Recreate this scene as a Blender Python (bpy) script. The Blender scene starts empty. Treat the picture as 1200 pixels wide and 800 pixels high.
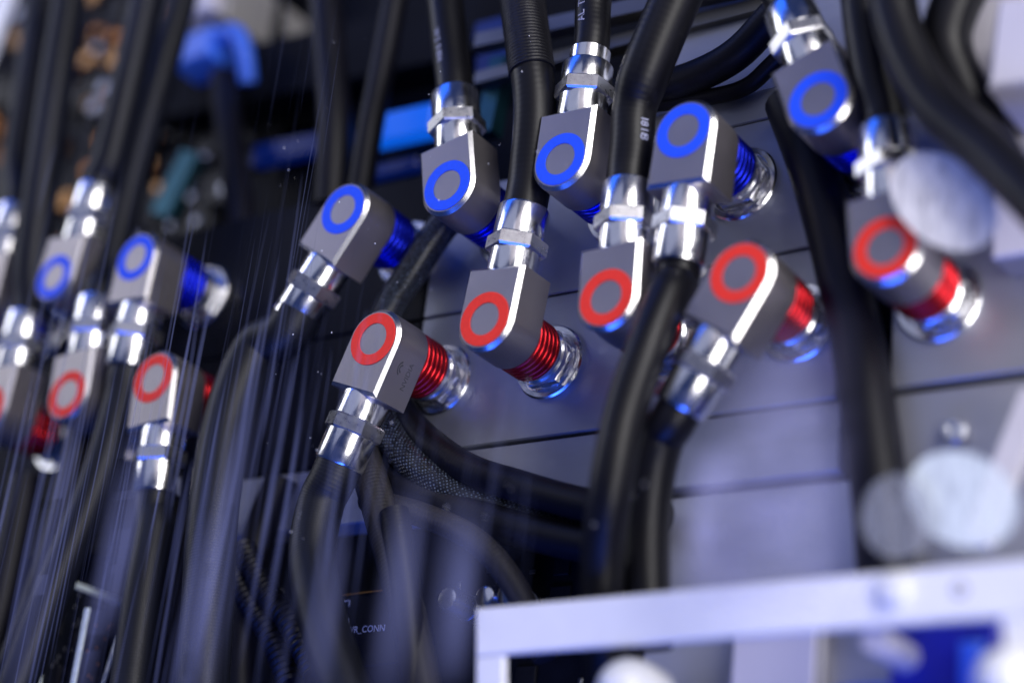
import bpy, math, random
from mathutils import Vector, Matrix
random.seed(7)
S = bpy.context.scene
C = S.collection

# ------------------------------------------------------------------ camera
F = 2150.785                                  # focal length in pixels of a 1200 px wide frame
RT = Matrix(((0.82066444, -0.13889152, -0.55427341),
             (0.10489181, -0.91690887, 0.385066),
             (-0.56170061, -0.37414872, -0.73790593)))
CAMZ = 0.4672849
cam = bpy.data.cameras.new('camera'); cam_o = bpy.data.objects.new('camera', cam); C.objects.link(cam_o)
cx, cy, cz = RT.col[0], RT.col[1], RT.col[2]
cam_o.matrix_world = Matrix(((cx.x, -cy.x, -cz.x, 0), (cx.y, -cy.y, -cz.y, 0), (cx.z, -cy.z, -cz.z, CAMZ), (0, 0, 0, 1)))
cam.sensor_width = 36; cam.sensor_fit = 'HORIZONTAL'; cam.lens = F / 1200 * 36
cam.clip_start = 0.01; cam.clip_end = 50
cam.dof.use_dof = True; cam.dof.focus_distance = 0.612; cam.dof.aperture_fstop = 3.0
S.camera = cam_o

# ------------------------------------------------------------------ world, lamps, exposure
W = bpy.data.worlds.new('World'); S.world = W; W.use_nodes = True
W.node_tree.nodes['Background'].inputs[0].default_value = (0.007, 0.019, 0.085, 1)
W.node_tree.nodes['Background'].inputs[1].default_value = 1.0
def area(name, loc, target, sx, sy, power, color):
    l = bpy.data.lights.new(name, 'AREA'); l.shape = 'RECTANGLE'; l.size = sx; l.size_y = sy
    l.energy = power; l.color = color
    o = bpy.data.objects.new(name, l); C.objects.link(o); o.location = loc
    o.rotation_euler = (Vector(target) - Vector(loc)).to_track_quat('-Z', 'Y').to_euler()
    return o
MID = (-0.33, 0.25, 0.02)
area('hall_lamp_right', (0.55, 0.65, 0.60), MID, 0.80, 0.45, 8.5, (1.0, 0.97, 0.95))
area('hall_panel_right', (0.20, 0.66, 0.86), MID, 0.60, 0.65, 0.55, (1.0, 0.90, 0.93))  # unseen fill panel, added to brighten the chrome collars
area('hall_panel_top', (-0.46, 0.56, 0.85), MID, 0.75, 0.75, 0.62, (0.74, 0.78, 1.0))
area('hall_lamp_left', (-1.60, 0.85, 0.62), MID, 0.80, 0.45, 3.8, (0.94, 0.95, 1.0))
area('hall_lamp_front', (0.62, -0.10, 0.62), MID, 0.60, 0.45, 6.0, (1.0, 0.97, 0.96))
area('blue_stage_lamp', (-0.25, -0.52, 0.40), MID, 0.7, 0.25, 4.0, (0.03, 0.12, 1.0))
area('blue_back_lamp', (-0.95, 1.15, 0.60), (-0.4, 0.4, 0), 0.9, 0.35, 1.6, (0.02, 0.14, 1.0))  # unseen fill, added to tint plates and faces blue
S.view_settings.view_transform = 'Standard'; S.view_settings.look = 'None'
S.view_settings.exposure = 0.15; S.view_settings.gamma = 1; S.view_settings.use_curve_mapping = False
S.cycles.use_denoising = True
S.cycles.max_bounces = 8; S.cycles.transparent_max_bounces = 24
S.cycles.sample_clamp_indirect = 4

# ------------------------------------------------------------------ helpers
def P(px, py, z):
    """pixel of the 1200x800 photograph -> world point on the level plane at height z"""
    w = RT @ Vector((px - 600, py - 400, F))
    t = (z - CAMZ) / w.z
    return Vector((0, 0, CAMZ)) + w * t

def nodes(name):
    m = bpy.data.materials.new(name); m.use_nodes = True
    nt = m.node_tree; b = nt.nodes['Principled BSDF']
    return m, nt, b
def mat(name, col, metal=0.0, rough=0.5, var=0.0, vscale=200, bump=0.0, bscale=2000, rvar=0.0, stretch=None, emit=None, estr=0, coat=0):
    m, nt, b = nodes(name)
    b.inputs['Base Color'].default_value = (*col, 1); b.inputs['Metallic'].default_value = metal
    b.inputs['Roughness'].default_value = rough
    if coat: b.inputs['Coat Weight'].default_value = coat
    if emit:
        b.inputs['Emission Color'].default_value = (*emit, 1); b.inputs['Emission Strength'].default_value = estr
    tc = nt.nodes.new('ShaderNodeTexCoord')
    src = tc.outputs['Object']
    if stretch:
        mp = nt.nodes.new('ShaderNodeMapping'); mp.inputs['Scale'].default_value = stretch
        nt.links.new(src, mp.inputs[0]); src = mp.outputs[0]
    if var or rvar:
        n = nt.nodes.new('ShaderNodeTexNoise'); n.inputs['Scale'].default_value = vscale; n.inputs['Detail'].default_value = 5
        nt.links.new(src, n.inputs['Vector'])
        if var:
            r = nt.nodes.new('ShaderNodeMapRange'); r.inputs[1].default_value = .3; r.inputs[2].default_value = .7
            r.inputs[3].default_value = 1 - var; r.inputs[4].default_value = 1 + var
            nt.links.new(n.outputs[0], r.inputs[0])
            mx = nt.nodes.new('ShaderNodeMix'); mx.data_type = 'RGBA'; mx.blend_type = 'MULTIPLY'; mx.inputs[0].default_value = 1
            mx.inputs[6].default_value = (*col, 1); nt.links.new(r.outputs[0], mx.inputs[7])
            nt.links.new(mx.outputs[2], b.inputs['Base Color'])
        if rvar:
            r = nt.nodes.new('ShaderNodeMapRange'); r.inputs[1].default_value = .3; r.inputs[2].default_value = .7
            r.inputs[3].default_value = max(.03, rough - rvar); r.inputs[4].default_value = rough + rvar
            nt.links.new(n.outputs[0], r.inputs[0]); nt.links.new(r.outputs[0], b.inputs['Roughness'])
    if bump:
        n2 = nt.nodes.new('ShaderNodeTexNoise'); n2.inputs['Scale'].default_value = bscale; n2.inputs['Detail'].default_value = 3
        nt.links.new(src, n2.inputs['Vector'])
        bp = nt.nodes.new('ShaderNodeBump'); bp.inputs['Strength'].default_value = bump; bp.inputs['Distance'].default_value = 0.0003
        nt.links.new(n2.outputs[0], bp.inputs['Height']); nt.links.new(bp.outputs[0], b.inputs['Normal'])
    return m

def rubber(name, col, ridge=0.25, pitch=0.0011, rough=0.42):
    """hose skin: fine wrapped ridges across the length, scuffs along it"""
    m, nt, b = nodes(name)
    b.inputs['Roughness'].default_value = rough; b.inputs['Specular IOR Level'].default_value = .30
    uv = nt.nodes.new('ShaderNodeTexCoord')
    w = nt.nodes.new('ShaderNodeTexWave'); w.wave_type = 'BANDS'; w.bands_direction = 'Y'
    w.inputs['Scale'].default_value = 0.314 / pitch; w.inputs['Distortion'].default_value = 1.5
    w.inputs['Detail'].default_value = 2
    nt.links.new(uv.outputs['UV'], w.inputs['Vector'])
    n = nt.nodes.new('ShaderNodeTexNoise'); n.inputs['Scale'].default_value = 900; n.inputs['Detail'].default_value = 4
    nt.links.new(uv.outputs['Object'], n.inputs['Vector'])
    mp = nt.nodes.new('ShaderNodeMapping'); mp.inputs['Scale'].default_value = (260, 18, 1)
    nt.links.new(uv.outputs['UV'], mp.inputs[0])
    n3 = nt.nodes.new('ShaderNodeTexNoise'); n3.inputs['Scale'].default_value = 1; n3.inputs['Detail'].default_value = 6
    nt.links.new(mp.outputs[0], n3.inputs['Vector'])
    cr = nt.nodes.new('ShaderNodeMapRange'); cr.inputs[1].default_value = .45; cr.inputs[2].default_value = .75
    cr.inputs[3].default_value = .8; cr.inputs[4].default_value = 2.2
    nt.links.new(n3.outputs[0], cr.inputs[0])
    mx = nt.nodes.new('ShaderNodeMix'); mx.data_type = 'RGBA'; mx.blend_type = 'MULTIPLY'; mx.inputs[0].default_value = 1
    mx.inputs[6].default_value = (*col, 1); nt.links.new(cr.outputs[0], mx.inputs[7])
    nt.links.new(mx.outputs[2], b.inputs['Base Color'])
    ad = nt.nodes.new('ShaderNodeMath'); ad.operation = 'MULTIPLY_ADD'; ad.inputs[1].default_value = .6
    nt.links.new(n.outputs[0], ad.inputs[0]); nt.links.new(w.outputs[1], ad.inputs[2])
    bp = nt.nodes.new('ShaderNodeBump'); bp.inputs['Strength'].default_value = ridge; bp.inputs['Distance'].default_value = 0.0003
    nt.links.new(ad.outputs[0], bp.inputs['Height']); nt.links.new(bp.outputs[0], b.inputs['Normal'])
    return m

def braid(name):
    """expandable braided sleeving: small pale flecks in a diagonal lattice on black"""
    m, nt, b = nodes(name)
    b.inputs['Roughness'].default_value = .35
    uv = nt.nodes.new('ShaderNodeTexCoord')
    mp = nt.nodes.new('ShaderNodeMapping'); mp.inputs['Rotation'].default_value = (0, 0, math.radians(45))
    mp.inputs['Scale'].default_value = (860, 860, 1)
    nt.links.new(uv.outputs['UV'], mp.inputs[0])
    v = nt.nodes.new('ShaderNodeTexVoronoi'); v.voronoi_dimensions = '2D'; v.inputs['Randomness'].default_value = .35; v.inputs['Scale'].default_value = 1
    nt.links.new(mp.outputs[0], v.inputs['Vector'])
    r = nt.nodes.new('ShaderNodeMapRange'); r.inputs[1].default_value = .22; r.inputs[2].default_value = .36
    r.inputs[3].default_value = 1; r.inputs[4].default_value = 0
    nt.links.new(v.outputs['Distance'], r.inputs[0])
    wn = nt.nodes.new('ShaderNodeMath'); wn.operation = 'MULTIPLY'; wn.use_clamp = True
    nt.links.new(r.outputs[0], wn.inputs[0]); nt.links.new(v.outputs['Color'], wn.inputs[1])
    mx = nt.nodes.new('ShaderNodeMix'); mx.data_type = 'RGBA'
    mx.inputs[6].default_value = (.006, .007, .012, 1); mx.inputs[7].default_value = (.13, .17, .25, 1)
    nt.links.new(wn.outputs[0], mx.inputs[0]); nt.links.new(mx.outputs[2], b.inputs['Base Color'])
    bp = nt.nodes.new('ShaderNodeBump'); bp.inputs['Strength'].default_value = .8; bp.inputs['Distance'].default_value = .0006
    nt.links.new(r.outputs[0], bp.inputs['Height']); nt.links.new(bp.outputs[0], b.inputs['Normal'])
    return m

M = dict(
    polish=mat('polished_edge', (.80, .79, .80), 1, .26, .03, 300),
    block=mat('satin_nickel', (.33, .305, .315), .9, .40, .05, 60, .25, 3000, .05, (1, 1, 1)),
    chrome=mat('polished_chrome', (.88, .88, .90), 1, .21, .03, 300, 0, 1500, .05),
    nut=mat('satin_nut', (.68, .68, .70), 1, .30, .05, 400, 0, 2500, .05),
    red=mat('red_paint', (.86, .030, .014), 0, .70, .05, 800, .1, 4000),
    blue=mat('blue_paint', (.006, .085, .92), 0, .70, .05, 800, .1, 4000),
    red_ribs=mat('red_anodised', (.62, .020, .030), .9, .24, .08, 500),
    blue_ribs=mat('blue_anodised', (.010, .022, .62), .9, .26, .08, 500),
    hose=rubber('black_hose', (.005, .006, .011), .12, .0011, .48),
    hose_smooth=rubber('smooth_black_hose', (.004, .004, .006), .08, .0022, .40),
    wrap=rubber('wrapped_hose', (.008, .008, .011), .7, .0013, .42),
    cable=rubber('cable_jacket', (.003, .003, .007), .08, .0015, .50),
    greycable=rubber('grey_cable_jacket', (.020, .019, .023), .2, .0015, .55),
    braid=braid('braided_sleeving'),
    plate=mat('milled_plate', (.31, .33, .42), .55, .46, .10, 22, .15, 2500, .06, (1, 3, 1)),
    plate_dark=mat('black_plate', (.005, .006, .012), 0, .6, .15, 30, .1, 2500, .05),  # near-black base carries the shade on the far cold plate
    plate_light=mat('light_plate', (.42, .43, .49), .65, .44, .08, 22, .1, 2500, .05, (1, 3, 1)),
    board=mat('black_solder_mask', (.004, .005, .009), 0, .55, .3, 120, .2, 900),
    floor=mat('chassis_metal', (.004, .005, .010), 0, .75, .3, 30, .1, 900),
    print=mat('white_print', (.50, .52, .62), 0, .6),
    hoseprint=mat('hose_print', (.42, .44, .60), 0, .6),
    engrave=mat('engraved_mark', (.10, .10, .11), .6, .5),
    copper=mat('copper', (.30, .13, .05), 1, .30, .1, 300),
    gold=mat('gold_pad', (.28, .15, .06), 1, .36, .1, 300),
    chip=mat('chip_black', (.012, .012, .014), 0, .35, .2, 300),
    silver=mat('solder_silver', (.22, .23, .28), 1, .34),
    white=mat('white_enamel', (.84, .85, .90), 0, .4, .04, 60, .05, 800),
    cap=mat('white_plastic', (.85, .86, .88), 0, .28, .03, 100, coat=.4),
    blueplastic=mat('blue_plastic', (.05, .17, .85), 0, .4, .06, 90),
    deepblue=mat('deep_blue_plastic', (.006, .012, .32), 0, .4, .1, 90),
    teal=mat('teal_bar', (.02, .09, .13), .8, .45, .1, 200),
    rail=mat('rail_metal', (.20, .195, .185), .9, .40, .1, 60),
    led=mat('blue_light_strip', (.01, .05, .4), 0, .4, emit=(.004, .15, 1.0), estr=.60),  # case light strip; on bars the glow replaces blue light falling there
    led_dim=mat('dim_blue_light_strip', (.003, .008, .06), 0, .4, emit=(.003, .06, .8), estr=.07),  # glow in place of dim blue light on background bars
    edge=mat('card_edge', (.66, .74, .70), 0, .4, .15, 300),
    grey=mat('grey_case', (.36, .35, .36), .3, .45, .06, 50),
    lilac=mat('pale_case', (.62, .60, .68), .1, .4, .04, 50),
)

for k_ in ('floor', 'board', 'plate_dark', 'chip'): M[k_].node_tree.nodes['Principled BSDF'].inputs['Specular IOR Level'].default_value = .12

def link(name, verts, faces, m, parent=None, smooth=True, uvs=None):
    me = bpy.data.meshes.new(name); me.from_pydata([tuple(v) for v in verts], [], faces); me.update()
    if smooth:
        me.polygons.foreach_set('use_smooth', [True] * len(me.polygons))
        try: me.set_sharp_from_angle(angle=math.radians(35))
        except Exception: pass
    if uvs:
        l = me.uv_layers.new(name='UVMap')
        for i, lp in enumerate(me.loops): l.data[i].uv = uvs[i]
    me.materials.append(m)
    o = bpy.data.objects.new(name, me); C.objects.link(o)
    if parent: o.parent = parent
    return o
def put(name, src, parent):
    """another part that shares its mesh"""
    o = bpy.data.objects.new(name, src.data); C.objects.link(o); o.parent = parent
    return o
def thing(name, loc, label, cat, group=None, rz=0):
    o = bpy.data.objects.new(name, None); C.objects.link(o); o.location = loc; o.rotation_euler = (0, 0, rz)
    o.empty_display_size = .01
    tag(o, label, cat, group); return o
def tag(o, label, cat, group=None, kind=None):
    o['label'] = label; o['category'] = cat
    if group: o['group'] = group
    if kind: o['kind'] = kind
    return o
def world_child(o, root):
    """keep a mesh built in world space where it is under a placed root"""
    o.parent = root
    o.matrix_parent_inverse = (Matrix.Translation(root.location) @ root.rotation_euler.to_matrix().to_4x4()).inverted()

def lathe(profile, n=40, axis='z'):
    """(r, h) pairs -> verts, faces about local z (or y)"""
    v, f = [], []
    for r, h in profile:
        for k in range(n):
            a = 2 * math.pi * k / n
            if axis == 'z': v.append((r * math.cos(a), r * math.sin(a), h))
            else: v.append((r * math.cos(a), h, -r * math.sin(a)))
    for i in range(len(profile) - 1):
        for k in range(n):
            k2 = (k + 1) % n
            f.append((i * n + k, i * n + k2, (i + 1) * n + k2, (i + 1) * n + k))
    f.append(tuple(range(n))[::-1]); f.append(tuple((len(profile) - 1) * n + k for k in range(n)))
    return v, f
def prism(outline, z0, z1, bev=0.0):
    """outline in xy, chamfered top and bottom; needs a convex outline"""
    n = len(outline); cxm = sum(p[0] for p in outline) / n; cym = sum(p[1] for p in outline) / n
    def inset(d):
        out = []
        for i in range(n):
            a, b, c = Vector(outline[i - 1]), Vector(outline[i]), Vector(outline[(i + 1) % n])
            e1 = (b - a).normalized(); e2 = (c - b).normalized()
            n1 = Vector((-e1.y, e1.x)); n2 = Vector((-e2.y, e2.x))
            if n1.dot(Vector((cxm, cym)) - b) < 0: n1 = -n1
            if n2.dot(Vector((cxm, cym)) - b) < 0: n2 = -n2
            m = n1 + n2; m = m / max(.2, m.dot(n1)); out.append(b + m * d)
        return out
    if bev: rings = [(inset(bev), z0), (outline, z0 + bev), (outline, z1 - bev), (inset(bev), z1)]
    else: rings = [(outline, z0), (outline, z1)]
    v, f = [], []
    for o, z in rings:
        for p in o: v.append((p[0], p[1], z))
    for i in range(len(rings) - 1):
        for k in range(n):
            k2 = (k + 1) % n
            f.append((i * n + k, i * n + k2, (i + 1) * n + k2, (i + 1) * n + k))
    f.append(tuple(range(n))[::-1]); f.append(tuple((len(rings) - 1) * n + k for k in range(n)))
    return v, f
def box(x0, x1, y0, y1, z0, z1, bev=.0004):
    return prism([(x0, y0), (x1, y0), (x1, y1), (x0, y1)], z0, z1, bev)
def bar(a, b, w, h, up=Vector((0, 0, 1)), bev=.0004):
    """bevelled bar between two points, as verts and faces in world space"""
    a, b = Vector(a), Vector(b); d = (b - a); L = d.length; d = d / L
    s = d.cross(up).normalized(); u = s.cross(d)
    v, f = prism([(-w / 2, -h / 2), (w / 2, -h / 2), (w / 2, h / 2), (-w / 2, h / 2)], 0, L, bev)
    return [a + s * p[0] + u * p[1] + d * p[2] for p in v], f

def smooth_path(pts, step=.0025):
    pts = [Vector(p) for p in pts]
    q = [pts[0] * 2 - pts[1]] + pts + [pts[-1] * 2 - pts[-2]]
    out = []
    for i in range(1, len(q) - 2):
        p0, p1, p2, p3 = q[i - 1:i + 3]; n = max(2, int((p2 - p1).length / step))
        for k in range(n):
            t = k / n
            out.append(.5 * ((2 * p1) + (p2 - p0) * t + (2 * p0 - 5 * p1 + 4 * p2 - p3) * t * t + (3 * p1 - p0 - 3 * p2 + p3) * t ** 3))
    out.append(pts[-1]); return out
class Tube:
    def __init__(s, pts, r, n=20, step=.0025):
        s.p = smooth_path(pts, step); s.n = n
        s.r = r if callable(r) else (lambda d: r)
        s.d = [0]
        for i in range(1, len(s.p)): s.d.append(s.d[-1] + (s.p[i] - s.p[i - 1]).length)
        s.fr = []; u = None
        for i in range(len(s.p)):
            t = (s.p[min(i + 1, len(s.p) - 1)] - s.p[max(i - 1, 0)]).normalized()
            if u is None: u = t.cross(Vector((0, 0, 1))).normalized()
            u = (u - t * u.dot(t)).normalized(); s.fr.append((u, u.cross(t) * -1, t))
    def build(s, name, m, parent=None, d0=0, d1=1e9, extra=0.0):
        v, f, uv = [], [], []; idx = [i for i in range(len(s.p)) if d0 <= s.d[i] <= d1]; n = s.n
        for i in idx:
            u, w, t = s.fr[i]; r = s.r(s.d[i]) + extra
            for k in range(n):
                a = 2 * math.pi * k / n; v.append(s.p[i] + (u * math.cos(a) + w * math.sin(a)) * r)
        for j in range(len(idx) - 1):
            for k in range(n):
                k2 = (k + 1) % n
                f.append((j * n + k, (j + 1) * n + k, (j + 1) * n + k2, j * n + k2))
                rr = s.r(s.d[idx[j]]) * 2 * math.pi / n; y0, y1 = s.d[idx[j]], s.d[idx[j + 1]]
                uv += [(k * rr, y0), (k * rr, y1), ((k + 1) * rr, y1), ((k + 1) * rr, y0)]
        f.append(tuple(range(n))); uv += [(0, 0)] * n
        f.append(tuple((len(idx) - 1) * n + k for k in range(n))[::-1]); uv += [(0, 0)] * n
        o = link(name, v, f, m, None, True, uv)
        if parent: world_child(o, parent)
        return o
    def surf(s, d, ang, off):
        i = min(range(len(s.d)), key=lambda i: abs(s.d[i] - d)); u, w, t = s.fr[i]
        return s.p[i] + t * (d - s.d[i]) + (u * math.cos(ang) + w * math.sin(ang)) * (s.r(d) + off)

def text_mesh(body, size):
    """filled letter outlines as plain verts and faces (x right, y up), centred"""
    cu = bpy.data.curves.new('lettering', 'FONT'); cu.body = body; cu.size = size; cu.align_x = 'CENTER'; cu.align_y = 'CENTER'
    cu.resolution_u = 3
    ob = bpy.data.objects.new('lettering', cu); C.objects.link(ob)
    me = bpy.data.meshes.new_from_object(ob.evaluated_get(bpy.context.evaluated_depsgraph_get()))
    v = [w.co.copy() for w in me.vertices]; f = [tuple(p.vertices) for p in me.polygons]
    bpy.data.objects.remove(ob); bpy.data.meshes.remove(me); bpy.data.curves.remove(cu)
    return v, f

# ------------------------------------------------------------------ the setting
v, f = box(-1.6, .5, -.3, 1.6, -.10, -.085, .002)
o = link('chassis_floor', v, f, M['floor'], None, False); o['kind'] = 'structure'

# ------------------------------------------------------------------ boards under the plates
main_board = thing('circuit_board', (-.36, .16, -.014), 'large black circuit board with white printed lettering under the cold plates', 'circuit board')
v, f = box(-.30, .34, -.12, .155, -.002, 0, .0003); link('board_sheet', v, f, M['board'], main_board, False)
chip_src = link('chip', *box(-.004, .004, -.003, .003, 0, .0014, .0003), M['chip'], main_board, False); chip_src.location = (.02, -.03, 0)
chipsmall_src = link('capacitor', *box(-.0012, .0012, -.0007, .0007, 0, .0009, .0002), M['silver'], main_board, False); chipsmall_src.location = (.03, -.02, 0)
for i in range(46):
    p = P(random.uniform(280, 900), random.uniform(650, 800), -.014) - main_board.location
    o = put(random.choice(['chip', 'capacitor', 'capacitor']), chip_src if i % 5 == 0 else chipsmall_src, main_board)
    o.data = chip_src.data if o.name.startswith('chip') else chipsmall_src.data
    o.location = (p.x, p.y, 0); o.rotation_euler[2] = random.choice([0, math.pi / 2])
# printed outline and lettering (the machine code beside it is left out)
raised = thing('riser_card', P(415, 735, -.004), 'small black card with white corner marks and tiny printed lettering', 'circuit board')
def local(root, pts): return [Vector(p) - root.location for p in pts]
q = [P(375, 702, -.004), P(470, 690, -.004), P(470, 775, -.004), P(375, 787, -.004)]
q2 = [(p.x - raised.location.x, p.y - raised.location.y) for p in q]
link('card_sheet', *prism(q2, -.0018, 0, .0003), M['board'], raised, False)
v, f = bar(P(375, 700, -.0035), P(470, 689, -.0035), .0005, .0005, bev=.0001); o = link('card_edge', v, f, M['gold'], None, False); world_child(o, raised)
def print_on(body, px, py, z, h, ang, parent, m):
    v, f = text_mesh(body, h); base = P(px, py, z); ca, sa = math.cos(ang), math.sin(ang)
    o = link('printed_text', [base + Vector((p.x * ca - p.y * sa, p.x * sa + p.y * ca, 0)) for p in v], f, m, None, False)
    world_child(o, parent); return o
print_on('PWR_CONN', 426, 737, -.0037, .0033, 0, raised, M['print'])
for (ax, ay), (bx, by), (ex, ey) in [((403, 704), (410, 703), (409, 710)), ((408, 724), (408, 730), (404, 731))]:
    for s, e in (((ax, ay), (bx, by)), ((bx, by), (ex, ey))):
        v, f = bar(P(*s, -.0037), P(*e, -.0037), .00035, .0002, bev=.00002); o = link('corner_mark', v, f, M['print'], None, False); world_child(o, raised)

# ------------------------------------------------------------------ cold plates
def cold_plate(panels, label, m, screws=(), group=None):
    xs = [p[0] for p in panels]; ys = [p[2] for p in panels]
    root = thing('cold_plate', (min(xs), min(ys), -.012), label, 'cold plate', group)
    for x0, x1, y0, y1, zt in panels:
        v, f = box(x0 - root.location.x, x1 - root.location.x, y0 - root.location.y, y1 - root.location.y, .0002, zt + .012, .0005)
        link('panel', v, f, m, root, False)
    for px, py, r in screws:
        p = P(px, py, 0) - root.location
        v, f = lathe([(r, 0), (r, .0016), (r * .8, .0028), (r * .45, .003), (r * .42, .0018)], 24)
        o = link('screw_head', v, f, M['chrome'], root); o.location = (p.x, p.y, .0121)
    return root
cold_plate([(-.475, -.226, .1835, .2055, 0), (-.392, -.228, .2068, .2585, 0), (-.392, -.232, .2593, .3095, 0), (-.345, -.247, .3103, .3215, -.0006)],
           'grey milled cold plate with thin seams under the central red and blue couplings', M['plate'])
cold_plate([(-.2105, -.05, .2075, .345, 0), (-.2105, -.05, .150, .2055, -.0012)],
           'pale grey cold plate with a small round screw under the sleeved red coupling', M['plate_light'], [(1120, 507, .0038)])
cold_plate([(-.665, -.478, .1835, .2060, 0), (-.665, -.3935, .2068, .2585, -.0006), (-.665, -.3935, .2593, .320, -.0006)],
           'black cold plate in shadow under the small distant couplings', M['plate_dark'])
cold_plate([(-.310, -.225, .3235, .380, -.004)], 'blue lit metal plate under the two black cables beside a ribbed hose', M['plate'])
cold_plate([(-.290, -.200, .120, .1815, -.003)], 'bright bare metal plate below the seams, behind the white bracket', M['plate_light'])


# ------------------------------------------------------------------ couplings
HZ = .0392; T = .0172; WD = .0222; LEN = .0187
def d_outline(w, L, n=28):
    pts = [(w / 2 * math.cos(a), w / 2 * math.sin(a)) for a in [math.pi + math.pi * k / n for k in range(n + 1)]]
    return pts + [(w / 2, L), (-w / 2, L)]
protos = {}
def proto(key, fn):
    if key not in protos: protos[key] = fn()
    return protos[key]
def get(name, key, geo, m, parent, smooth=True):
    if key in protos: return put(name, protos[key], parent)
    o = link(name, *geo(), m, parent, smooth); protos[key] = o; return o
def ring_geo(r0, r1, z0, z1, n=48):
    v, f = [], []
    prof = [(r0, z0), (r1, z0), (r1, z1 - .00008), (r1 - .00008, z1), (r0 + .00008, z1), (r0, z1 - .00008)]
    for r, z in prof:
        for k in range(n):
            a = 2 * math.pi * k / n; v.append((r * math.cos(a), r * math.sin(a), z))
    for i in range(6):
        j = (i + 1) % 6
        for k in range(n):
            k2 = (k + 1) % n; f.append((i * n + k, i * n + k2, j * n + k2, j * n + k))
    return v, f
def rib_geo():
    prof = [(.0088, HZ - T + .0004)]; z = HZ - T; n = 5; p = .0024
    for i in range(n):
        zc = z - p * (i + .5)
        for k in range(9):
            a = math.pi * (.5 - k / 8); prof.append((.0094 + .00135 * math.cos(a), zc + .00105 * math.sin(a)))
        prof.append((.0092, zc - p / 2))
    prof.append((.0084, z - p * n))
    return lathe(prof[::-1], 44)
def hex_y(r, y0, y1):
    out = [(r * math.cos(math.radians(60 * k)), r * math.sin(math.radians(60 * k))) for k in range(6)]
    v, f = prism(out, y0, y1, .0006); return [(p[0], p[2], p[1]) for p in v], [t[::-1] for t in f]
def coupling(x, y, ang, colour, hose_pts, label, r_hose=.0071, hose_mat='hose', step=False, group=None, rfun=None):
    root = thing('hose_coupling', (x, y, 0), label, 'hose coupling', group, math.radians(ang - 90))
    blk = get('elbow_block', 'blk', lambda: prism(d_outline(WD, LEN), HZ - T, HZ, .0012), M['block'], root)
    if len(blk.data.materials) == 1:
        blk.data.materials.append(M['polish'])
        nb = (len(blk.data.polygons) - 2) // 3
        for p_ in blk.data.polygons[2 * nb:3 * nb]: p_.material_index = 1
    get('ring_mark', 'ring' + colour, lambda: ring_geo(.0057, .00945, HZ - .0003, HZ + .00025), M[colour], blk)
    get('ribbed_sleeve', 'rib' + colour, rib_geo, M[colour + '_ribs'], root)
    base = get('base_collar', 'base', lambda: lathe([(.0086, .0012), (.0094, .0018), (.0094, .0050), (.0100, .0054), (.0100, .0072), (.0093, .0078), (.0093, .0104)][::1], 40), M['chrome'], root)
    get('flange', 'flange', lambda: lathe([(.0134, .0001), (.0134, .0014), (.0128, .0020), (.0112, .0020), (.0108, .0012), (.0090, .0012)], 48), M['chrome'], base)
    get('grip_nut', 'grip', lambda: prism([(.0107 * math.cos(math.radians(60 * k + 10)), .0107 * math.sin(math.radians(60 * k + 10))) for k in range(6)], .0022, .0050, .0004), M['nut'], base, False)
    zc = HZ - T / 2
    def ay(o): o.location = (0, 0, zc); return o
    e = LEN
    ay(get('neck_tube', 'neck', lambda: lathe([(.0080, e - .001), (.0084, e + .0002), (.0084, e + .0085)], 40, 'y'), M['chrome'], root))
    ay(get('hex_nut', 'hex', lambda: hex_y(.0103, e + .0078, e + .0133), M['nut'], root, False)).rotation_euler[1] = math.radians(30 + random.uniform(-9, 9))
    if step:
        ay(get('ferrule', 'ferr2', lambda: lathe([(.0080, e + .0126), (.0087, e + .0132), (.0087, e + .0200), (.0084, e + .0206), (.0070, e + .0208), (.0070, e + .0262), (.0064, e + .0268)], 40, 'y'), M['chrome'], root)); end = e + .0262
    else:
        ay(get('ferrule', 'ferr', lambda: lathe([(.0080, e + .0126), (.0087, e + .0132), (.0087, e + .0236), (.0083, e + .0244), (.0060, e + .0246)], 40, 'y'), M['chrome'], root)); end = e + .0240
    a = math.radians(ang); d = Vector((math.cos(a), math.sin(a), 0)); p0 = Vector((x, y, zc)) + d * (end - .004)
    t = Tube([p0, p0 + d * .010] + hose_pts, rfun or r_hose)
    h = t.build('hose', M[hose_mat], root)
    return root, t, h, blk

X0, Y0, PITCH, RDX, RDY, LX = -.4026, .2865, .04604, .0230, -.0534, -.1498
def gx(i, red=False, left=False): return X0 + PITCH * i + (RDX if red else 0) + (LX if left else 0)
BY, RY = Y0, Y0 + RDY
def HP(*a): return [P(*q) for q in a]

B1 = coupling(gx(0), BY, -123, 'blue', HP((300, 410, .031), (268, 490, .034), (250, 600, .038), (243, 710, .040), (234, 850, .040)),
              'blue ringed elbow coupling on a tilted block, its hose dropping away beside the braided sleeve', .0088)
B2 = coupling(gx(1), BY, 102, 'blue', HP((527, 50, .030), (517, -40, .030)),
              'blue ringed elbow coupling with hose rising beside the flat straps, its lettering a vertical row', .0068, 'hose_smooth')
B3 = coupling(gx(2), BY, 88, 'blue', HP((695, 10, .030), (702, -60, .030)),
              'blue ringed elbow coupling with a stepped narrow ferrule under a hose lettered TUB', .0062, 'hose_smooth', True)
def r3(d): return .0073 + (.0010 if d > .040 else (.0010 * max(0, (d - .032) / .008)))
B4 = coupling(gx(3), BY, -94, 'blue', HP((786, 340, .036), (760, 405, .042), (734, 480, .044), (716, 570, .044), (706, 670, .034), (712, 800, .020)),
              'blue ringed elbow coupling whose hose drops in a long curve between two red rings', .0066, 'hose_smooth')
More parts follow.
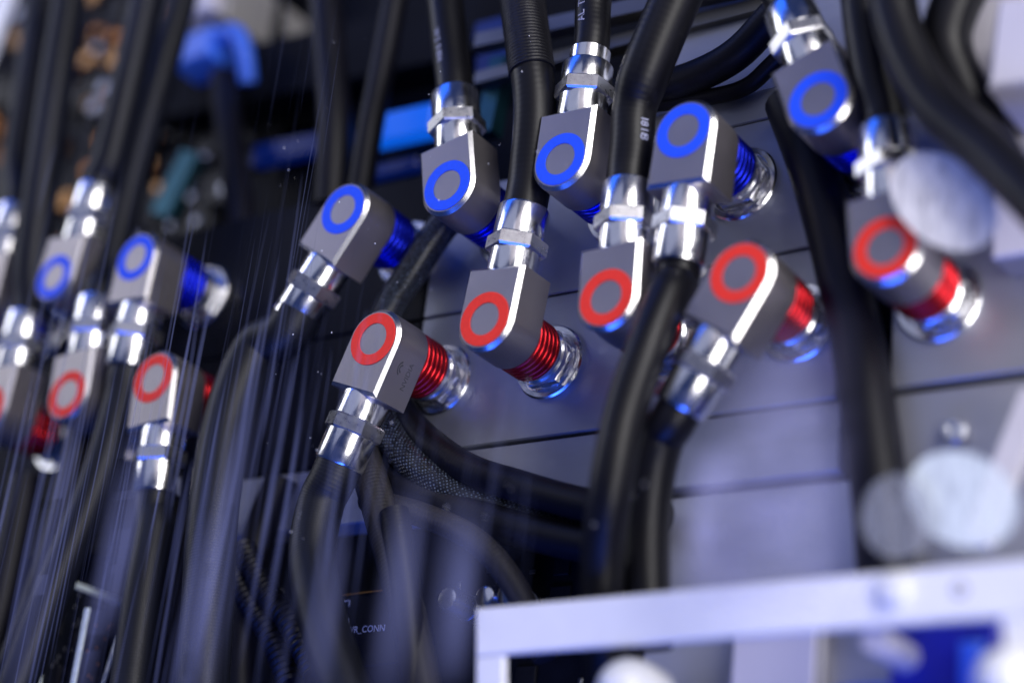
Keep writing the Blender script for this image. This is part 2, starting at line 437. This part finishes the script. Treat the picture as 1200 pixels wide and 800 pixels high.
B5 = coupling(gx(4), BY, 111, 'blue', HP((905, -30, .031), (888, -90, .031)),
              'blue ringed elbow coupling with a brightly lit hex nut, over the wide black sleeve', .0070, 'hose_smooth')
R1 = coupling(gx(0, True), RY, -110, 'red', HP((376, 590, .030), (366, 650, .032), (378, 725, .036), (412, 830, .038)),
              'red ringed elbow coupling with an engraved side, its hose hanging down by the braided sleeve', .0080)
R2 = coupling(gx(1, True), RY, 84, 'red', HP((622, 200, .031), (627, 130, .034), (620, 60, .036), (606, -40, .036)),
              'red ringed elbow coupling with a hose that is spiral wrapped at its upper end', .0074, 'hose_smooth')
R3 = coupling(gx(2, True), RY, 91.5, 'red', HP((741, 170, .032), (744, 125, .034), (762, 70, .038), (800, -20, .040)),
              'red ringed elbow coupling under a hose with a thicker shrink sleeve near its bend', .0073, 'hose_smooth', rfun=r3)
R4 = coupling(gx(3, True), RY, -121, 'red', HP((776, 510, .029), (763, 560, .026), (757, 640, .022), (760, 760, .018)),
              'red ringed elbow coupling tilted aside, its brightly lit ferrule aimed at the long curved hose', .0071, 'hose_smooth')
R5 = coupling(gx(4, True), RY, 96, 'red', HP((1026, 95, .032), (1014, 20, .034), (1006, -70, .036)),
              'large soft red ringed elbow coupling on the pale plate next to the mottled round smudge', .0070, 'hose_smooth')
B6 = coupling(gx(0, False, True), BY, 84, 'blue', HP((128, 190, .031), (150, 100, .034), (176, -20, .036)),
              'small pale blue ringed elbow coupling over a red ring, with its hose going up')
B7 = coupling(gx(1, False, True), BY, -92, 'blue', HP((143, 470, .030), (112, 570, .032), (62, 690, .036), (10, 830, .038)),
              'small pale blue ringed elbow coupling with its hose going down behind the red rings')
R6 = coupling(gx(0, True, True), RY, 95, 'red', HP((128, 310, .024), (165, 170, .018), (205, 30, .014), (222, -30, .012)),
              'small pale red ringed elbow coupling with hose going up between two small blue rings', .0066)
R7 = coupling(gx(1, True, True), RY, -85, 'red', HP((182, 620, .031), (168, 700, .034), (150, 830, .036)),
              'small red ringed elbow coupling with hose falling past the upright memory cards', .0074)
B8 = coupling(gx(-1, False, True), BY, 88, 'blue', HP((22, 190, .031), (36, 90, .033), (52, -30, .034)),
              'farthest blue coupling of which only a bright ferrule and hose show', .0070)
R8 = coupling(gx(-1, True, True), RY, 88, 'red', HP((38, 300, .034), (58, 150, .040), (86, -30, .044)),
              'farthest red coupling of which a pale block edge and bright nut show', .0074)

# engraved mark on the side of one block
def side_mark(root, blk):
    def place(v): return [(-WD / 2 - .00006, 7.5e-3 - p.x, HZ - T / 2 - .0022 + p.y) for p in v]
    v, f = text_mesh('NVIDIA', .0030); link('engraved_text', place(v), f, M['engrave'], blk, False)
    vs, fs = [], []
    for r, w, a0, a1 in ((.0019, .0005, .2, 2.9), (.0011, .0005, -.3, 3.4)):
        n = 12; b = len(vs)
        for k in range(n + 1):
            a = a0 + (a1 - a0) * k / n
            for rr in (r, r - w): vs.append(Vector((rr * 1.35 * math.cos(a) + .0015, .0041 + rr * math.sin(a), 0)))
        for k in range(n): fs.append((b + 2 * k, b + 2 * k + 1, b + 2 * k + 3, b + 2 * k + 2))
    link('engraved_emblem', place(vs), fs, M['engrave'], blk, False)
side_mark(R1[0], R1[3])

# lettering on hoses, wrapped round the skin
def hose_text(c, body, size, d, ang, flip=1):
    root, t, h, _ = c
    v, f = text_mesh(body, size)
    o = link('printed_text', [t.surf(d + flip * p.x, ang + flip * -p.y / t.r(d), .00012) for p in v], f, M['hoseprint'], None, False)
    o.parent = h
hose_text(B2, 'W S  9-894', .0034, .024, math.radians(-98), -1)
hose_text(B3, 'AL  TUBO', .0040, .022, math.radians(-96), 1)
hose_text(R3, '1818', .0040, .0225, math.radians(-28), -1)
# spiral wrap on one hose
t = R2[1]; tot = t.d[-1]
wr = t.build('spiral_wrap', M['wrap'], None, tot * .52, 1e9, .0007); wr.parent = R2[2]

# ------------------------------------------------------------------ loose cables and hoses
def cable(name, pts, r, m, label, cat, group=None):
    t = Tube(HP(*pts), r, 18, .003); o = t.build(name, M[m]); tag(o, label, cat, group); return o
cable('braided_sleeve', [(560, 215, .010), (515, 270, .012), (482, 320, .013), (450, 375, .012), (440, 450, .010), (462, 515, .010), (500, 556, .008), (550, 586, .004), (620, 606, -.002), (700, 622, -.006)], .0058, 'braid',
      'black braided cable sleeve with pale flecks curling behind the engraved red coupling', 'cable sleeve')
cable('power_cable', [(455, 440, .004), (480, 495, .006), (540, 545, .007), (610, 570, .007), (690, 592, .007), (780, 606, .005)], .0055, 'cable',
      'thick black cable running along the lower edge of the central plate', 'cable')
cable('power_cable', [(420, 530, .004), (470, 566, .006), (560, 605, .005), (650, 630, .003), (760, 650, .001)], .0060, 'cable',
      'thick black cable bundled just below the braided sleeve', 'cable')
cable('signal_cable', [(430, 585, .012), (500, 605, .014), (560, 635, .012), (605, 690, .008), (640, 770, .004)], .0042, 'greycable',
      'thin grey brown cable arching over the dark board to the metal cans', 'cable')
cable('coolant_hose', [(424, 530, .016), (440, 580, .018), (462, 660, .020), (480, 730, .020), (500, 830, .020)], .0060, 'greycable',
      'grey hose descending behind the engraved red coupling past the printed card', 'hose')
cable('flat_hose', [(462, 600, .022), (474, 680, .022), (482, 760, .022), (486, 830, .022)], .0050, 'cable',
      'dark hose hanging just over the printed card', 'hose')
cable('coolant_hose', [(1040, -40, .050), (1055, 40, .050), (1095, 120, .050), (1160, 180, .052), (1240, 260, .056)], .0070, 'hose_smooth',
      'thick black hose bending sideways across the pale plate towards the cases', 'hose')
cable('coolant_hose', [(1150, -50, .036), (1118, 10, .036), (1110, 60, .034), (1140, 130, .030), (1175, 200, .020)], .0075, 'hose_smooth',
      'dark hose tucked behind the bent thick hose, in front of the grey case', 'hose')
cable('black_cable', [(960, -40, .016), (905, 20, .012), (860, 66, .010), (800, 95, .008), (720, 112, .008), (640, 150, .006)], .0056, 'cable',
      'black jacketed cable with a pale scuff curving over the blue lit plate', 'cable')
cable('thin_cable', [(960, 20, .010), (905, 75, .006), (872, 103, .004), (820, 116, .003), (730, 130, .003), (640, 170, .003)], .0029, 'cable',
      'slim glossy black cable lying along the edge of the blue lit plate', 'cable')
cable('wide_sleeve', [(925, 120, .004), (955, 200, .006), (985, 310, .006), (1010, 430, .006), (1030, 570, .006), (1040, 700, .004)], .0082, 'cable',
      'wide black sleeve running down the gap between the two grey plates', 'cable sleeve')
for pts, r, lab in [
    ([(378, -40, .000), (386, 60, .000), (392, 150, .000), (388, 240, -.004)], .0070, 'upright faded hose hanging behind the tilted blue elbow'),
    ([(470, -40, .000), (452, 60, .000), (434, 150, .000), (420, 240, -.004)], .0052, 'slanted dark hose crossing in front of the blue light bar'),
    ([(262, 92, -.034), (268, 150, -.022), (280, 240, -.010), (292, 360, -.006)], .0062, 'dark hose dropping below the blue plastic block'),
    ([(205, 590, .012), (196, 690, .014), (176, 830, .016)], .0066, 'dark hose behind the red coupling hose near the memory cards'),
    ([(98, 500, .020), (70, 620, .024), (30, 740, .028), (-10, 830, .030)], .0060, 'black hose slanting under the small red couplings'),
    ([(30, 560, .020), (5, 690, .024), (-20, 800, .026)], .0064, 'black hose slanting below the farthest red coupling'),
    ([(330, 560, .004), (300, 640, .004), (285, 740, .004), (280, 830, .002)], .0060, 'black hose dropping past the lower plate edge beside the corrugated cables')]:
    cable('coolant_hose', pts, r, 'cable', lab, 'hose')
for k, pts in enumerate([[(268, 655, .010), (290, 700, .010), (318, 745, .008), (340, 800, .006)], [(285, 640, .012), (310, 690, .012), (340, 730, .010), (370, 790, .008)]]):
    t = Tube(HP(*pts), lambda d: .0042 + .0004 * math.sin(d * 2600), 16, .0006); o = t.build('corrugated_cable', M['cable'])
    tag(o, ['corrugated black cable nearest the falling hose beneath the plate edge', 'corrugated black cable next to the printed card beneath the plate edge'][k], 'cable', 'corrugated cables')

# ------------------------------------------------------------------ memory cards, lower left
for k, (a, b, w) in enumerate([((66, 678), (40, 830), 0), ((103, 712), (80, 830), 1), ((140, 742), (112, 830), 2)]):
    pa, pb = P(*a, .030), P(*b, .030)
    root = thing('memory_card', (pb.x, pb.y, -.013), ['upright memory card with pale edge and many tiny parts, standing outermost', 'upright memory card with a gold dotted face between two others', 'upright memory card with a rounded metal guard beside a falling hose'][k], 'memory card', 'upright memory cards')
    d = pa - pb; L = d.length; ang = math.atan2(d.y, d.x); root.rotation_euler[2] = ang
    link('card_sheet', *box(-.03, L, -.0005, .0005, 0, .0425, .0001), M['board'], root, False)
    link('card_edge', *box(-.03, L, -.0011, .0011, .0425, .0436, .0002), M['edge'] if k < 2 else M['chrome'], root, False)
    if k != 1: link('end_guard', *box(L - .001, L + .0012, -.0013, .0013, 0, .0430, .0004), M['edge'] if k == 0 else M['chrome'], root, False)
    sc = link('card_chip', *box(-.0028, .0028, -.0019, -.0005, -.002, .002, .0002), M['chip'], root, False); sc.location = (L * .3, 0, .034)
    ss = link('card_resistor', *box(-.0006, .0006, -.0010, -.0005, -.0004, .0004, .0001), M['copper'] if k == 1 else M['silver'], root, False); ss.location = (L * .5, 0, .034)
    for i in range(46):
        o = put('card_chip' if i % 6 == 0 else 'card_resistor', sc if i % 6 == 0 else ss, root)
        o.location = (random.uniform(-.01, L - .002), 0, random.uniform(.018, .040))

# ------------------------------------------------------------------ metal cans on the board
for k, (px, py) in enumerate([(522, 700), (566, 697), (592, 695)]):
    p = P(px, py, .004); root = thing('metal_can', (p.x, p.y, -.014), ['squat dull metal can on the dark board beside the grey hose', 'shiny metal can on the dark board under the thin arched cable', 'metal can with blue sheen on the board, next to the bracket corner'][k], 'metal can', 'metal cans on the dark board')
    link('can_body', *lathe([(.0042, 0), (.0042, .015), (.0038, .0162), (.0036, .0172), (.0028, .0176)], 28), M['nut'] if k == 0 else M['chrome'], root)
    link('can_rim', *ring_geo(.0040, .0046, .004, .006, 28), M['silver'], root)

# ------------------------------------------------------------------ white bracket, lower right
BZ = .046
br = thing('white_bracket', P(870, 690, BZ), 'white enamelled metal bracket frame with a bright screw, across the lower plates', 'bracket')
def quad(name, px4, z0, z1, m, root, bev=.0006):
    pts = [P(*q, z1) for q in px4]
    v, f = prism([(p.x - root.location.x, p.y - root.location.y) for p in pts], z0 - root.location.z, z1 - root.location.z, bev)
    return link(name, v, f, m, root, False)
quad('cross_bar', [(557, 712), (1250, 650), (1250, 716), (557, 768)], BZ - .0025, BZ, M['white'], br)
quad('leg', [(557, 769), (590, 767), (590, 860), (557, 860)], BZ - .0028, BZ - .0002, M['white'], br)
quad('leg', [(1172, 723), (1250, 717), (1250, 860), (1185, 860)], BZ - .0028, BZ - .0002, M['white'], br)
p = P(1050, 693, BZ) - br.location
o = link('screw_head', *lathe([(.0042, 0), (.0042, .0012), (.0036, .0026), (.0018, .0032)], 24), M['cap'], br); o.location = (p.x, p.y, .0001)
p = P(1125, 690, BZ) - br.location
o = link('screw_hole', *ring_geo(.0012, .0020, 0, .0003, 20), M['grey'], br); o.location = (p.x, p.y, .0001)
for px, py, z, lab in ((715, 800, .052, 'glossy white dome cap standing inside the bracket near its left leg'), (1166, 790, .052, 'glossy white dome cap standing by the right leg of the bracket')):  # white domes stand in for blurred bright highlights
    p = P(px, py, z); root = thing('dome_cap', (p.x, p.y, -.085), lab, 'cap', 'white dome caps')
    prof = [(.0095, .118)] + [(.0095 * math.cos(a), .125 + .012 * math.sin(a)) for a in [k * math.pi / 2 / 8 for k in range(8)]] + [(.0008, .137)]
    link('dome', *lathe(prof, 32), M['cap'], root); link('post', *lathe([(.004, 0), (.004, .119)], 24), M['nut'], root)
p = P(1045, 760, .03); root = thing('standoff_post', (p.x, p.y, -.012), 'pale round standoff post under the bright bracket screw', 'post')
link('post_body', *lathe([(.0036, 0), (.0040, .002), (.0040, .052), (.0036, .053)], 24), M['lilac'], root); link('post_foot', *lathe([(.006, 0), (.006, .0016), (.0045, .002)], 24), M['nut'], root)
p = P(1110, 775, .02); root = thing('blue_connector', (p.x, p.y, -.012), 'deep blue plastic connector housing framed by the bracket', 'connector')
link('housing', *box(-.016, .014, -.016, .010, 0, .033, .0012), M['deepblue'], root, False); link('latch', *box(.005, .011, -.012, .004, .0331, .037, .0008), M['blueplastic'], root, False)
p = P(935, 770, 0.0); root = thing('metal_block', (p.x, p.y, -.012), 'grey metal block seen through the bracket between dark cables', 'block')
link('block_body', *box(-.020, .010, -.02, .012, 0, .016, .0008), M['grey'], root, False); link('block_lid', *box(-.018, .008, -.018, .010, .0161, .018, .0005), M['lilac'], root, False)

# ------------------------------------------------------------------ cases, upper right
p = P(1150, 90, .02); root = thing('grey_case', (p.x, p.y, 0.0002), 'grey metal case behind the dark hoses on the pale plate', 'case', rz=math.radians(-8))
link('case_body', *box(-.010, .012, -.018, .022, 0, .024, .001), M['grey'], root, False); link('case_lid', *box(-.0105, .0125, -.0185, .0225, .0241, .026, .0006), M['lilac'], root, False)
p = P(1206, 66, .04); root = thing('pale_case', (p.x, p.y, 0.0002), 'pale lilac case with a blue light strip at its foot', 'case', rz=math.radians(-6))
link('case_body', *box(-.0085, .03, -.012, .016, .006, .046, .001), M['lilac'], root, False); link('light_strip', *box(-.0088, .03, -.0126, -.0095, .001, .0055, .0004), M['led'], root, False)
p = P(1188, 250, .01); root = thing('grey_rib', (p.x, p.y, 0.0002), 'low grey upright rib on the pale plate beneath the bent hose', 'rib')
link('rib_body', *box(-.004, .02, -.016, .022, 0, .014, .0008), M['grey'], root, False); link('rib_cap', *box(-.0042, .0202, -.0162, .0222, .0141, .0155, .0004), M['lilac'], root, False)
v, f = bar(P(1145, 640, .020), P(1215, 460, .016), .007, .005, bev=.0008); o = link('pale_strut', v, f, M['lilac'], None, False)
tag(o, 'pale slanted metal strut beside the small round plate screw', 'strut')

# ------------------------------------------------------------------ lit background, top
def strip(name, a, b, z, w, h, m, label, cat, group=None):
    v, f = bar(P(*a, z), P(*b, z), w, h, bev=.0006); o = link(name, v, f, M[m], None, False); tag(o, label, cat, group); return o
strip('light_bar', (425, 160), (512, 141), -.030, .0120, .008, 'led', 'glowing blue light bar behind the lettered hose fitting', 'light bar')  # background bars glow by emission in place of blue light on them
strip('light_bar', (300, 185), (408, 163), -.034, .0090, .006, 'led_dim', 'dim blue light bar behind the faded hoses', 'light bar')
strip('light_bar', (430, 206), (492, 192), -.026, .0050, .005, 'led_dim', 'short dim blue light bar under the tilted elbow block', 'light bar')
strip('light_bar', (560, 42), (600, 32), -.030, .0080, .006, 'led_dim', 'short dim blue light bar beyond the end of the teal pipe', 'light bar')
strip('light_bar', (562, 82), (602, 66), -.030, .0090, .006, 'led_dim', 'short dim blue light bar touching the teal pipe', 'light bar')
strip('light_bar', (945, 30), (1000, 12), -.010, .0040, .004, 'led', 'slim blue light bar beside the bright hex nut', 'light bar')
strip('metal_pipe', (572, 160), (590, 70), -.010, .0075, .0075, 'teal', 'teal metal pipe between the lettered hose and the wrapped hose', 'pipe')
strip('support_rail', (560, 96), (900, 8), -.004, .0050, .006, 'rail', 'metal rail crossing behind the stepped ferrule and the shrink sleeve', 'rail', 'support rails')
strip('support_rail', (560, 52), (890, -20), .002, .0060, .006, 'rail', 'metal rail set farther back, crossing behind the spiral wrap', 'rail', 'support rails')
strip('dark_crossbeam', (200, 120), (620, 30), -.052, .030, .020, 'floor', 'dark crossbeam across the deep background', 'beam')
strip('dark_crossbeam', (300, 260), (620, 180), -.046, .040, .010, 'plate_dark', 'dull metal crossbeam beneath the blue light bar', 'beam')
strip('teal_bar', (190, 255), (228, 180), -.030, .0120, .006, 'teal', 'teal lit metal bar above the small blue elbow', 'bar')
p = P(236, 62, -.03); root = thing('blue_block', (p.x, p.y, -.085), 'bright blue plastic block with a short hose tail', 'block', rz=math.radians(4))
link('block_body', *box(-.011, .011, -.008, .008, .02, .062, .0012), M['blueplastic'], root, False)
t = Tube([p + Vector((.012, .004, .002)), p + Vector((.022, .004, .002)), p + Vector((.028, -.006, 0)), p + Vector((.028, -.02, -.006))], .0042, 16); t.build('hose_tail', M['blueplastic'], root)
link('block_stem', *box(-.010, .010, -.008, .008, 0, .0199, .0006), M['grey'], root, False)
p = P(245, 10, -.03); root = thing('grey_connector', (p.x, p.y, -.085), 'grey connector body standing above the bright blue plastic block', 'connector')
link('connector_body', *box(-.012, .012, -.008, .02, 0, .055, .001), M['grey'], root, False); link('connector_cap', *box(-.009, .009, -.006, .018, .0551, .062, .001), M['lilac'], root, False)

# copper strewn board, upper left
cb = thing('component_board', P(70, 120, -.06), 'distant board crowded with copper and gold parts behind the pale hoses', 'circuit board')
a, b, c_, d_ = P(-160, 420, -.06), P(330, 330, -.06), P(330, -160, -.06), P(-160, -160, -.06)
q = [(p.x - cb.location.x, p.y - cb.location.y) for p in (a, b, c_, d_)]
link('board_sheet', *prism(q, -.002, 0, .0004), M['board'], cb, False)
srcs = [link('copper_coil', *lathe([(.0045, 0), (.005, .001), (.005, .006), (.0035, .008), (.001, .0086)], 20), M['copper'], cb),
        link('gold_pad', *box(-.004, .004, -.003, .003, 0, .003, .0006), M['gold'], cb, False),
        link('chip', *box(-.006, .006, -.005, .005, 0, .004, .0006), M['chip'], cb, False),
        link('silver_can', *lathe([(.003, 0), (.003, .007), (.0024, .008), (.001, .0082)], 20), M['silver'], cb)]
for s in srcs: s.location = (random.uniform(-.05, .05), random.uniform(-.05, .05), 0)
for i in range(170):
    k = random.choice([0, 0, 0, 1, 1, 2, 2, 3])
    px = random.uniform(-20, 300); py = random.uniform(-20, 330)
    if px > 190 and k in (0, 1): k = random.choice([2, 3])
    p = P(px, py, -.06) - cb.location
    o = put(srcs[k].name.split('.')[0], srcs[k], cb); o.location = (p.x, p.y, 0); o.rotation_euler[2] = random.uniform(0, 3)
    s = random.uniform(.7, 1.6); o.scale = (s, s, s)
v, f = bar(P(-25, 90, .03), P(22, -40, .03), .010, .004, bev=.0006); o = link('white_rail', v, f, M['cap'], None, False)
tag(o, 'bright white rail edge beyond the outermost hose', 'rail')

# ------------------------------------------------------------------ clear cover, no sheet built: scratches and dust, plus painted glare and blur discs
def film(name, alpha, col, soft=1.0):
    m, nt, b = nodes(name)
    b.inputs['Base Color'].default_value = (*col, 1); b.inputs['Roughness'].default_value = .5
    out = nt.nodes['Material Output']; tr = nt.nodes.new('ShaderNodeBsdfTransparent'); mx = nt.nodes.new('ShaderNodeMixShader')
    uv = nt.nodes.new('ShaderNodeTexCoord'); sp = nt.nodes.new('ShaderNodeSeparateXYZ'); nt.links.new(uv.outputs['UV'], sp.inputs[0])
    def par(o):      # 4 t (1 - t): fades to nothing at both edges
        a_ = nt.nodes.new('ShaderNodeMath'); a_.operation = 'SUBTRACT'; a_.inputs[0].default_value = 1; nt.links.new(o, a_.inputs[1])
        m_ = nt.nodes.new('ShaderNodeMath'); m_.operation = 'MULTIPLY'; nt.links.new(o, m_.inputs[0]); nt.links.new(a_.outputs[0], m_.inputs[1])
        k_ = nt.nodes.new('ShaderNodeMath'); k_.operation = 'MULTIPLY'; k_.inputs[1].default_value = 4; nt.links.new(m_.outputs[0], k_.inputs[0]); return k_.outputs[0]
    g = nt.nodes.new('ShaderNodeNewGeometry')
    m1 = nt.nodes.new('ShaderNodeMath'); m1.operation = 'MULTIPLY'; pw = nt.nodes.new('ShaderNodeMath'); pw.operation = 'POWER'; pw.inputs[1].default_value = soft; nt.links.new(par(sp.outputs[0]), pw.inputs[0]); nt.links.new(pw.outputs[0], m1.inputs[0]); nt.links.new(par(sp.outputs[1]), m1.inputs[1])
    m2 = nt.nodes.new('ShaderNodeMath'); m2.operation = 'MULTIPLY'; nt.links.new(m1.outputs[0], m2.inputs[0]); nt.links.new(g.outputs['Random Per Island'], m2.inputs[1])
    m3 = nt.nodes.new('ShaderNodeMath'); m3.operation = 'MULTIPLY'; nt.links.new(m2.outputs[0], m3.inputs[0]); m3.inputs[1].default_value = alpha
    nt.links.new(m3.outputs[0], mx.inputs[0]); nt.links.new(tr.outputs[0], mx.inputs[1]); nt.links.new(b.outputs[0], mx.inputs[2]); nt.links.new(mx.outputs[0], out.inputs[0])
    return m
SZ = .074
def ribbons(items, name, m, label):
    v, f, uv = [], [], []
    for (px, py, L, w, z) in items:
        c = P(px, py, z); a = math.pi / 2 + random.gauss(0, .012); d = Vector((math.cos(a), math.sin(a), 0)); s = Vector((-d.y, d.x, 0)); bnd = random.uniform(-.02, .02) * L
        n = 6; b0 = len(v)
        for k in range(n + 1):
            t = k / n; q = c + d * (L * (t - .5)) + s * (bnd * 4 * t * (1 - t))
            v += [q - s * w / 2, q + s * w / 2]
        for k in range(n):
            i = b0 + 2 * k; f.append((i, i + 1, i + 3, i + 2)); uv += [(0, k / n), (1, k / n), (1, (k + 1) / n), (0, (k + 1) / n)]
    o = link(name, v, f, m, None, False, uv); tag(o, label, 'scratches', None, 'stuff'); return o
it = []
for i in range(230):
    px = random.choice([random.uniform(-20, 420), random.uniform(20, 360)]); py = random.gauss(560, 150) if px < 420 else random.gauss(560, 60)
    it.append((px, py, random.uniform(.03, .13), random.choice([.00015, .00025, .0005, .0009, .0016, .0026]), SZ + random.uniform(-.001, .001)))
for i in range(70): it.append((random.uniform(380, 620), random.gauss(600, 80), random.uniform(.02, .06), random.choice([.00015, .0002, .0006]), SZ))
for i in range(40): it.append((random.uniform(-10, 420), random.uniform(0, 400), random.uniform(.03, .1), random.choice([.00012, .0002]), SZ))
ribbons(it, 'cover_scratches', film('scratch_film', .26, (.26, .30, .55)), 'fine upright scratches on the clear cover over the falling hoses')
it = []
for px, py, L, w in [(140, 620, .08, .022), (115, 690, .09, .018), (262, 640, .12, .020), (60, 640, .10, .014), (30, 720, .08, .014), (230, 720, .07, .018), (470, 690, .07, .022), (380, 720, .06, .016), (530, 690, .06, .024)]:  # pale ribbons paint hazy reflections over the hoses
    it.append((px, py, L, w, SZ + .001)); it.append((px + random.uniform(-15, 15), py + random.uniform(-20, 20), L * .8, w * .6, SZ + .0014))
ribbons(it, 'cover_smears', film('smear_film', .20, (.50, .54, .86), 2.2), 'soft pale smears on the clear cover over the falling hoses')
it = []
for px, py, L, w in [(845, 610, .05, .030), (885, 560, .075, .036), (925, 540, .085, .040), (900, 620, .05, .050), (950, 600, .06, .034), (860, 640, .035, .040)]:  # violet ribbons paint milky glare over the plates
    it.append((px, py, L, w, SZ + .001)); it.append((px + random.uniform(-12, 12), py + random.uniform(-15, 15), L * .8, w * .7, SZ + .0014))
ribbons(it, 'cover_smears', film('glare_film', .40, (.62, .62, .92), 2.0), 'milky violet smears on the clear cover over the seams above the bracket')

def smudge(px, py, rx, ry, rot, z, col, alpha, label):  # translucent disc painted in place of an out-of-focus light spot
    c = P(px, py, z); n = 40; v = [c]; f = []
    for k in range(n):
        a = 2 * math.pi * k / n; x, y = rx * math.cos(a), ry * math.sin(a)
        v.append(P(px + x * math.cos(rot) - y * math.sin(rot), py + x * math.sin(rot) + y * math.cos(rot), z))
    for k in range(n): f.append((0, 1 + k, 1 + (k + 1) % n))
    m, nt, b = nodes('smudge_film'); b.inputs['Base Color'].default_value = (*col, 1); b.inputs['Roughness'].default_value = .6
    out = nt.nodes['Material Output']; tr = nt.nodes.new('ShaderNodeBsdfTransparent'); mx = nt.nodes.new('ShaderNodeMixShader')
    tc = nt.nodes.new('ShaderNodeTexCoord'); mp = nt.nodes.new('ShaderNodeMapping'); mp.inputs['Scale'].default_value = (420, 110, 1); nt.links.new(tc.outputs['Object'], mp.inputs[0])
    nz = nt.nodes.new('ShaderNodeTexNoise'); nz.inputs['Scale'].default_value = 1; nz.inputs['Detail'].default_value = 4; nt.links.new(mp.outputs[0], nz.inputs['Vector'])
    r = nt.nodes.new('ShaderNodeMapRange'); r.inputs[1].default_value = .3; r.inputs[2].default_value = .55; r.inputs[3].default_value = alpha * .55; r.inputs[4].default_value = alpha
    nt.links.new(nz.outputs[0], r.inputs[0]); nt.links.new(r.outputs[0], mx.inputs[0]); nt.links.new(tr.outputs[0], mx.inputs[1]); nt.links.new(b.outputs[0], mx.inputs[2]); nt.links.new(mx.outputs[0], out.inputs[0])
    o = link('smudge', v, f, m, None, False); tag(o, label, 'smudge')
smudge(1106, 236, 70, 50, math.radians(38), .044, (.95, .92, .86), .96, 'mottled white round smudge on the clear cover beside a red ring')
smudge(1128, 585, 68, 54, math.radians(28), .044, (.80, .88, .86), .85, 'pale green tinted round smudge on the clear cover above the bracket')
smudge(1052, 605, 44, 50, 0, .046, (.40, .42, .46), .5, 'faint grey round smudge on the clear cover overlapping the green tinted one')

v, f = [], []
for i in range(90):
    c = P(random.uniform(300, 760), random.uniform(40, 640), .055 + random.uniform(0, .006)); rr = random.choice([.00010, .00014, .0002, .00032]); b0 = len(v)
    for dx, dy, dz in ((1, 0, 0), (0, 1, 0), (-1, 0, 0), (0, -1, 0), (0, 0, .8), (0, 0, -.8)): v.append(c + Vector((dx, dy, dz)) * rr)
    for a_, b_ in ((0, 1), (1, 2), (2, 3), (3, 0)): f += [(b0 + a_, b0 + b_, b0 + 4), (b0 + b_, b0 + a_, b0 + 5)]
o = link('dust_specks', v, f, M['white'], None, False); tag(o, 'scattered pale dust specks on the clear cover over the couplings', 'dust', None, 'stuff')
